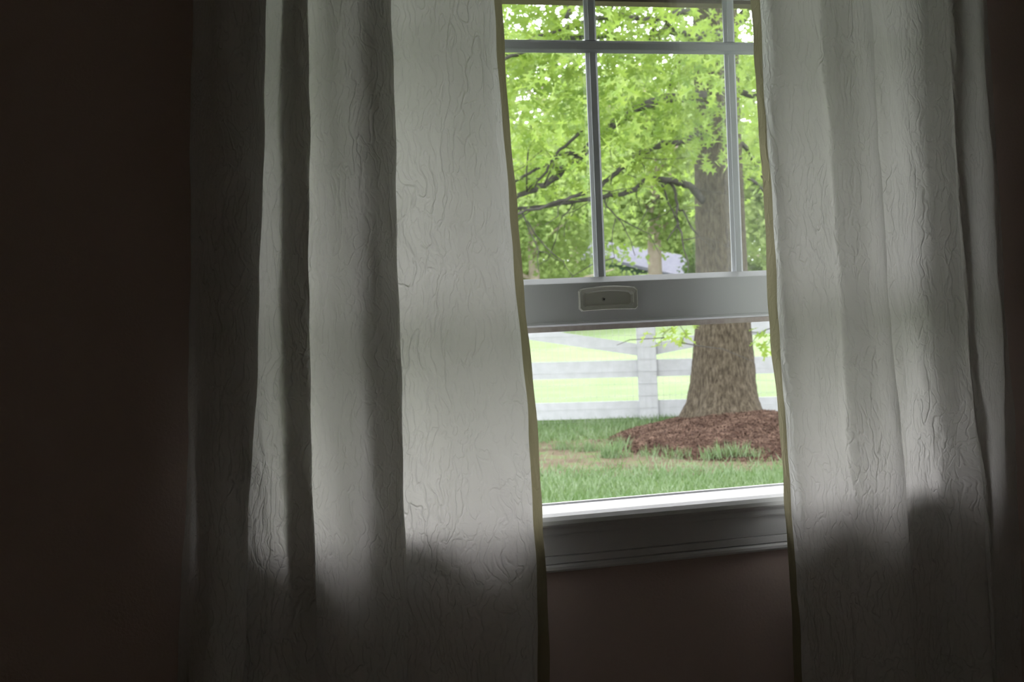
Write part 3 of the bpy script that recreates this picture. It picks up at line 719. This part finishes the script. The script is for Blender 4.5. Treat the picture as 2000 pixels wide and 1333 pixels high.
# grass -----------------------------------------------------------------
bv = np.array([(0, -.055, 0), (0, .055, 0), (.62, .03, .06), (.62, -.03, .06), (1, 0, .2)]); bf = [(0, 1, 2, 3), (3, 2, 4)]
def inpatch(x, y):
    dx, dy = x-pc.x, y-pc.y; u = dx*math.cos(YAW)-dy*math.sin(YAW); w_ = dx*math.sin(YAW)+dy*math.cos(YAW)
    return (u/2.6)**2+(w_/1.0)**2
def blades(name, gen, n, smin, smax, parent=None):
    pos = []
    while len(pos) < n:
        x, y = gen(); ip = inpatch(x, y)
        if ip < 1 and rng.random() > .10+.25*(math.sin(x*3.1+y*2)*math.sin(y*4.3) > .3)+.5*ip**4: continue
        if mound_h(x, y) > 0: continue
        pos.append((x, y, ground_z(x, y)-.002))
    pos = np.array(pos); n = len(pos)
    d = rng.normal(0, .42, (n, 3)); d[:, 2] = 1; n0 = rng.normal(0, 1, (n, 3)); n0[:, 2] = 0
    Rm = rotm(d, n0); size = rng.uniform(smin, smax, n)
    V = np.einsum('nij,kj->nki', Rm, bv)*size[:, None, None]+pos[:, None, :]
    F = [tuple(b+i for i in q) for b in (np.arange(n)*5).tolist() for q in bf]
    me = bpy.data.meshes.new(name); me.from_pydata(V.reshape(-1, 3).tolist(), [], F); me.materials.append(M_blade)
    o = bpy.data.objects.new(name, me); COL.objects.link(o); return o
def gen_near():
    Z = 4.6+8.0*rng.random()**.8; pxx = rng.uniform(150, 2500); p = CAM+ray(pxx, 700)*Z; return p.x, p.y
g1 = blades('lawn_grass', gen_near, 125000, .035, .085); tag(g1, 'short green mown grass blades growing on the lawn below the window', 'grass', kind='stuff')
# ragged grass tufts at the edge of the mulch: each a thing
def tuft(px_, py_, h, n, label):
    n = int(n*1.3); d_ = ray(px_, py_); t_ = 8.0
    while True:
        p = CAM+d_*t_; z = ground_z(p.x, p.y)+max(mound_h(p.x, p.y), 0); t_ += .02
        if p.z <= z: break
    q = rng.normal(0, 1, (n, 3))*np.array([.055, .045, 0]); d = rng.normal(0, .35, (n, 3)); d[:, 2] = 1; n0 = rng.normal(0, 1, (n, 3)); n0[:, 2] = 0
    Rm = rotm(d, n0); V = np.einsum('nij,kj->nki', Rm, bv*np.array([1, .55, 1]))*rng.uniform(.5, 1, n)[:, None, None]*h+q[:, None, :]
    F = [tuple(b+i for i in r) for b in (np.arange(n)*5).tolist() for r in bf]
    o = mesh_obj('grass_tuft', V.reshape(-1, 3).tolist(), F, M_blade); o.location = (p.x, p.y, z-.004); tag(o, label, 'grass', 'grass tufts along the mulch edge')
tuft(1275, 892, .10, 60, 'grass tuft standing in the mulch edge left of the trunk')
tuft(1195, 898, .16, 90, 'broad grass tuft at the left tip of the mulch bed')
tuft(1210, 880, .14, 60, 'narrow grass tuft above the broad one at the mulch tip')
tuft(1400, 896, .11, 90, 'bushy grass tuft in the mulch below the middle of the trunk')
tuft(1432, 893, .13, 60, 'tall grass tuft right beside the bushy tuft below the trunk')
tuft(1330, 895, .10, 50, 'low grass tuft between the left and middle tufts of the mulch')
tuft(1475, 890, .07, 60, 'thin grass tuft under the right side of the trunk')
tuft(1100, 880, .12, 80, 'spreading grass tuft left of the mulch near the curtain')
tuft(1148, 884, .12, 80, 'grass tuft midway between the curtain and the mulch tip')

# background trees, shrubs and building -------------------------------------
QV = np.array([(0, 0, 0), (.5, .38, .08), (1, 0, -.05), (.5, -.38, .08)]); QF = [(0, 1, 2, 3)]
def far_tree(px_, Z, crown_r, z0, z1, n, leafsize, mat, label, cat, trunk_r=.15, name='background_tree'):
    d = ray(px_, 560); p = CAM+d*Z; gz = ground_z(p.x, p.y); t = empty(name, (p.x, p.y, gz)); tag(t, label, cat)
    tb = MB(); tops = []
    h = z1-z0
    if trunk_r:
        tb.tube([(0, 0, -.1), (.05, 0, z0+h*.25), (.0, .1, z0+h*.8)], [trunk_r, trunk_r*.8, trunk_r*.3], 9); 
        tb.build('trunk', M_farbark, t, True)
        for k in range(7):
            a = k*2.4; zz = z0+h*(.05+.11*k)
            MB().tube([(.03, 0, zz), (math.cos(a)*crown_r*.4, math.sin(a)*crown_r*.4, zz+h*.10), (math.cos(a)*crown_r*.8, math.sin(a)*crown_r*.8, zz+h*.15)], [trunk_r*.4, trunk_r*.25, trunk_r*.08], 6).build('branch', M_farbark, t, True)
    # clumped foliage
    nc = 60; cc = []
    while len(cc) < nc:
        q = rng.uniform(-1, 1, 3)
        if np.linalg.norm(q) < 1: cc.append(q*np.array([crown_r*.85, crown_r*.85, h/2*.92])+np.array([0, 0, (z0+z1)/2]))
    cc = np.array(cc); pos = cc[rng.integers(0, nc, n)]+rng.normal(0, 1, (n, 3))*np.array([.19, .19, .14])*min(crown_r, 3)
    pos = pos[pos[:, 2] > .02]
    o = leafcloud(pos, rng.uniform(.7, 1.3, len(pos))*leafsize, QV, QF, 'foliage', mat, t, (0, 0, 0), droop=.3, flat=.5); o['kind'] = 'stuff'
    return t
far_tree(1040, 30, 2.3, .4, 4.6, 13000, .12, M_leaf_far, 'bright full green tree beyond the pasture behind the left curtain edge', 'tree', .14)
far_tree(1279, 37, 1.9, 1.7, 7.6, 7500, .17, M_leaf_far, 'pale green tree with pinkish trunk beyond the fence in the middle pane', 'tree', .2)
far_tree(1120, 52, 2.4, 1.0, 9.0, 7000, .22, M_leaf_far, 'tall pale tree far behind the left panes', 'tree', .25)
far_tree(1400, 53, 2.4, 1.2, 8, 7000, .22, M_leaf_far, 'tall pale tree far behind the oak trunk', 'tree', .25)
far_tree(1560, 33, 1.3, .8, 6.0, 7000, .19, M_leaf_far, 'green tree far behind the right curtain edge', 'tree', .2)
far_tree(1760, 38, 3.0, 1.0, 8, 6000, .22, M_leaf_far, 'tall tree hidden behind the right curtain', 'tree', .2)
far_tree(780, 36, 3.0, 1.0, 8, 6000, .22, M_leaf_far, 'tall tree hidden behind the left curtain', 'tree', .2)
for k, (x, Z, r, h, mt, lb) in enumerate([(1100, 34, .9, 1.3, M_leaf_far, 'bright low shrub beyond the pasture under the left panes'),
        (1195, 37, .7, 1.2, M_leaf_far, 'rounded yellow-green shrub left of the shed roof'),
        (1262, 41, .6, .9, M_leaf_far, 'yellow-green shrub in front of the shed eave'),
        (1395, 35, .8, 2.0, M_leaf_mid, 'dark green shrub right of the shed roof beside the oak trunk'),
        (1475, 38, .7, 2.1, M_leaf_far, 'bright shrub right of the oak trunk beyond the pasture'),
        (880, 29, .8, 2.0, M_leaf_mid, 'mid green shrub low behind the left curtain hem')]):
    far_tree(x, Z, r, .1, h, 4000, .10, mt, lb, 'shrub', 0, 'shrub')
# woodland edge closing the view
for x, Z, h, lb in [(-300, 64, 11, 'distant woodland tree beyond the left end of the pasture'), (620, 62, 11, 'distant woodland tree at the far left end of the tree line'), (1080, 62, 14, 'distant woodland tree seen through the left panes'), (1320, 74, 15, 'distant woodland tree between the pinkish trunk and the oak'),
                    (1540, 62, 13, 'distant woodland tree by the right curtain edge'), (2000, 64, 11, 'distant woodland tree at the far right end of the tree line')]:
    far_tree(x, Z, 5.2, .5, h, 6500, .42, M_leaf_far, lb, 'tree', .3, 'woodland_tree')
# shed
M_shed = mat_basic('shed_wall', (0.066, 0.1122, 0.0792), .8, var=(0.0924, 0.1386, 0.099), vscale=3)
M_roof = mat_basic('shed_roof', (.115, .115, .145), .85, var=(.16, .16, .19), vscale=8, spec=.1)
BL, BR, TL, TR = P(1150, 496, 43), P(1385, 552, 43), P(1160, 468, 45), P(1330, 498, 45)
sz = ground_z(BL.x, BL.y); shed = empty('shed', (BL.x, BL.y, sz)); tag(shed, 'low green shed with pale lilac-grey roof beyond the pasture', 'building')
bk = Vector((fw.x, fw.y, 0))*4.6
def sl_(p): return Vector(p)-shed.location
rf = [BL, BR, TR, TL, BR+bk, BL+bk]; dn = Vector((0, 0, -.10))
v = [sl_(p) for p in rf]+[sl_(p+dn) for p in rf]
MB().add(v, [(0, 1, 2, 3), (3, 2, 4, 5), (1, 4, 2), (0, 3, 5), (6, 9, 8, 7), (9, 11, 10, 8), (0, 6, 7, 1), (1, 7, 10, 4), (4, 10, 11, 5), (5, 11, 6, 0)]).build('roof', M_roof, shed)
i0, i1 = BL.lerp(BR, .06)+bk*.06, BL.lerp(BR, .94)+bk*.06; i2, i3 = i1+bk*.86, i0+bk*.86
lo = [Vector((p.x, p.y, sz-.4)) for p in (i0, i1, i2, i3)]
v = [sl_(p+dn) for p in (i0, i1, i2, i3)]+[sl_(p) for p in lo]
MB().add(v, [(0, 4, 5, 1), (1, 5, 6, 2), (2, 6, 7, 3), (3, 7, 4, 0)]).build('wall', M_shed, shed)
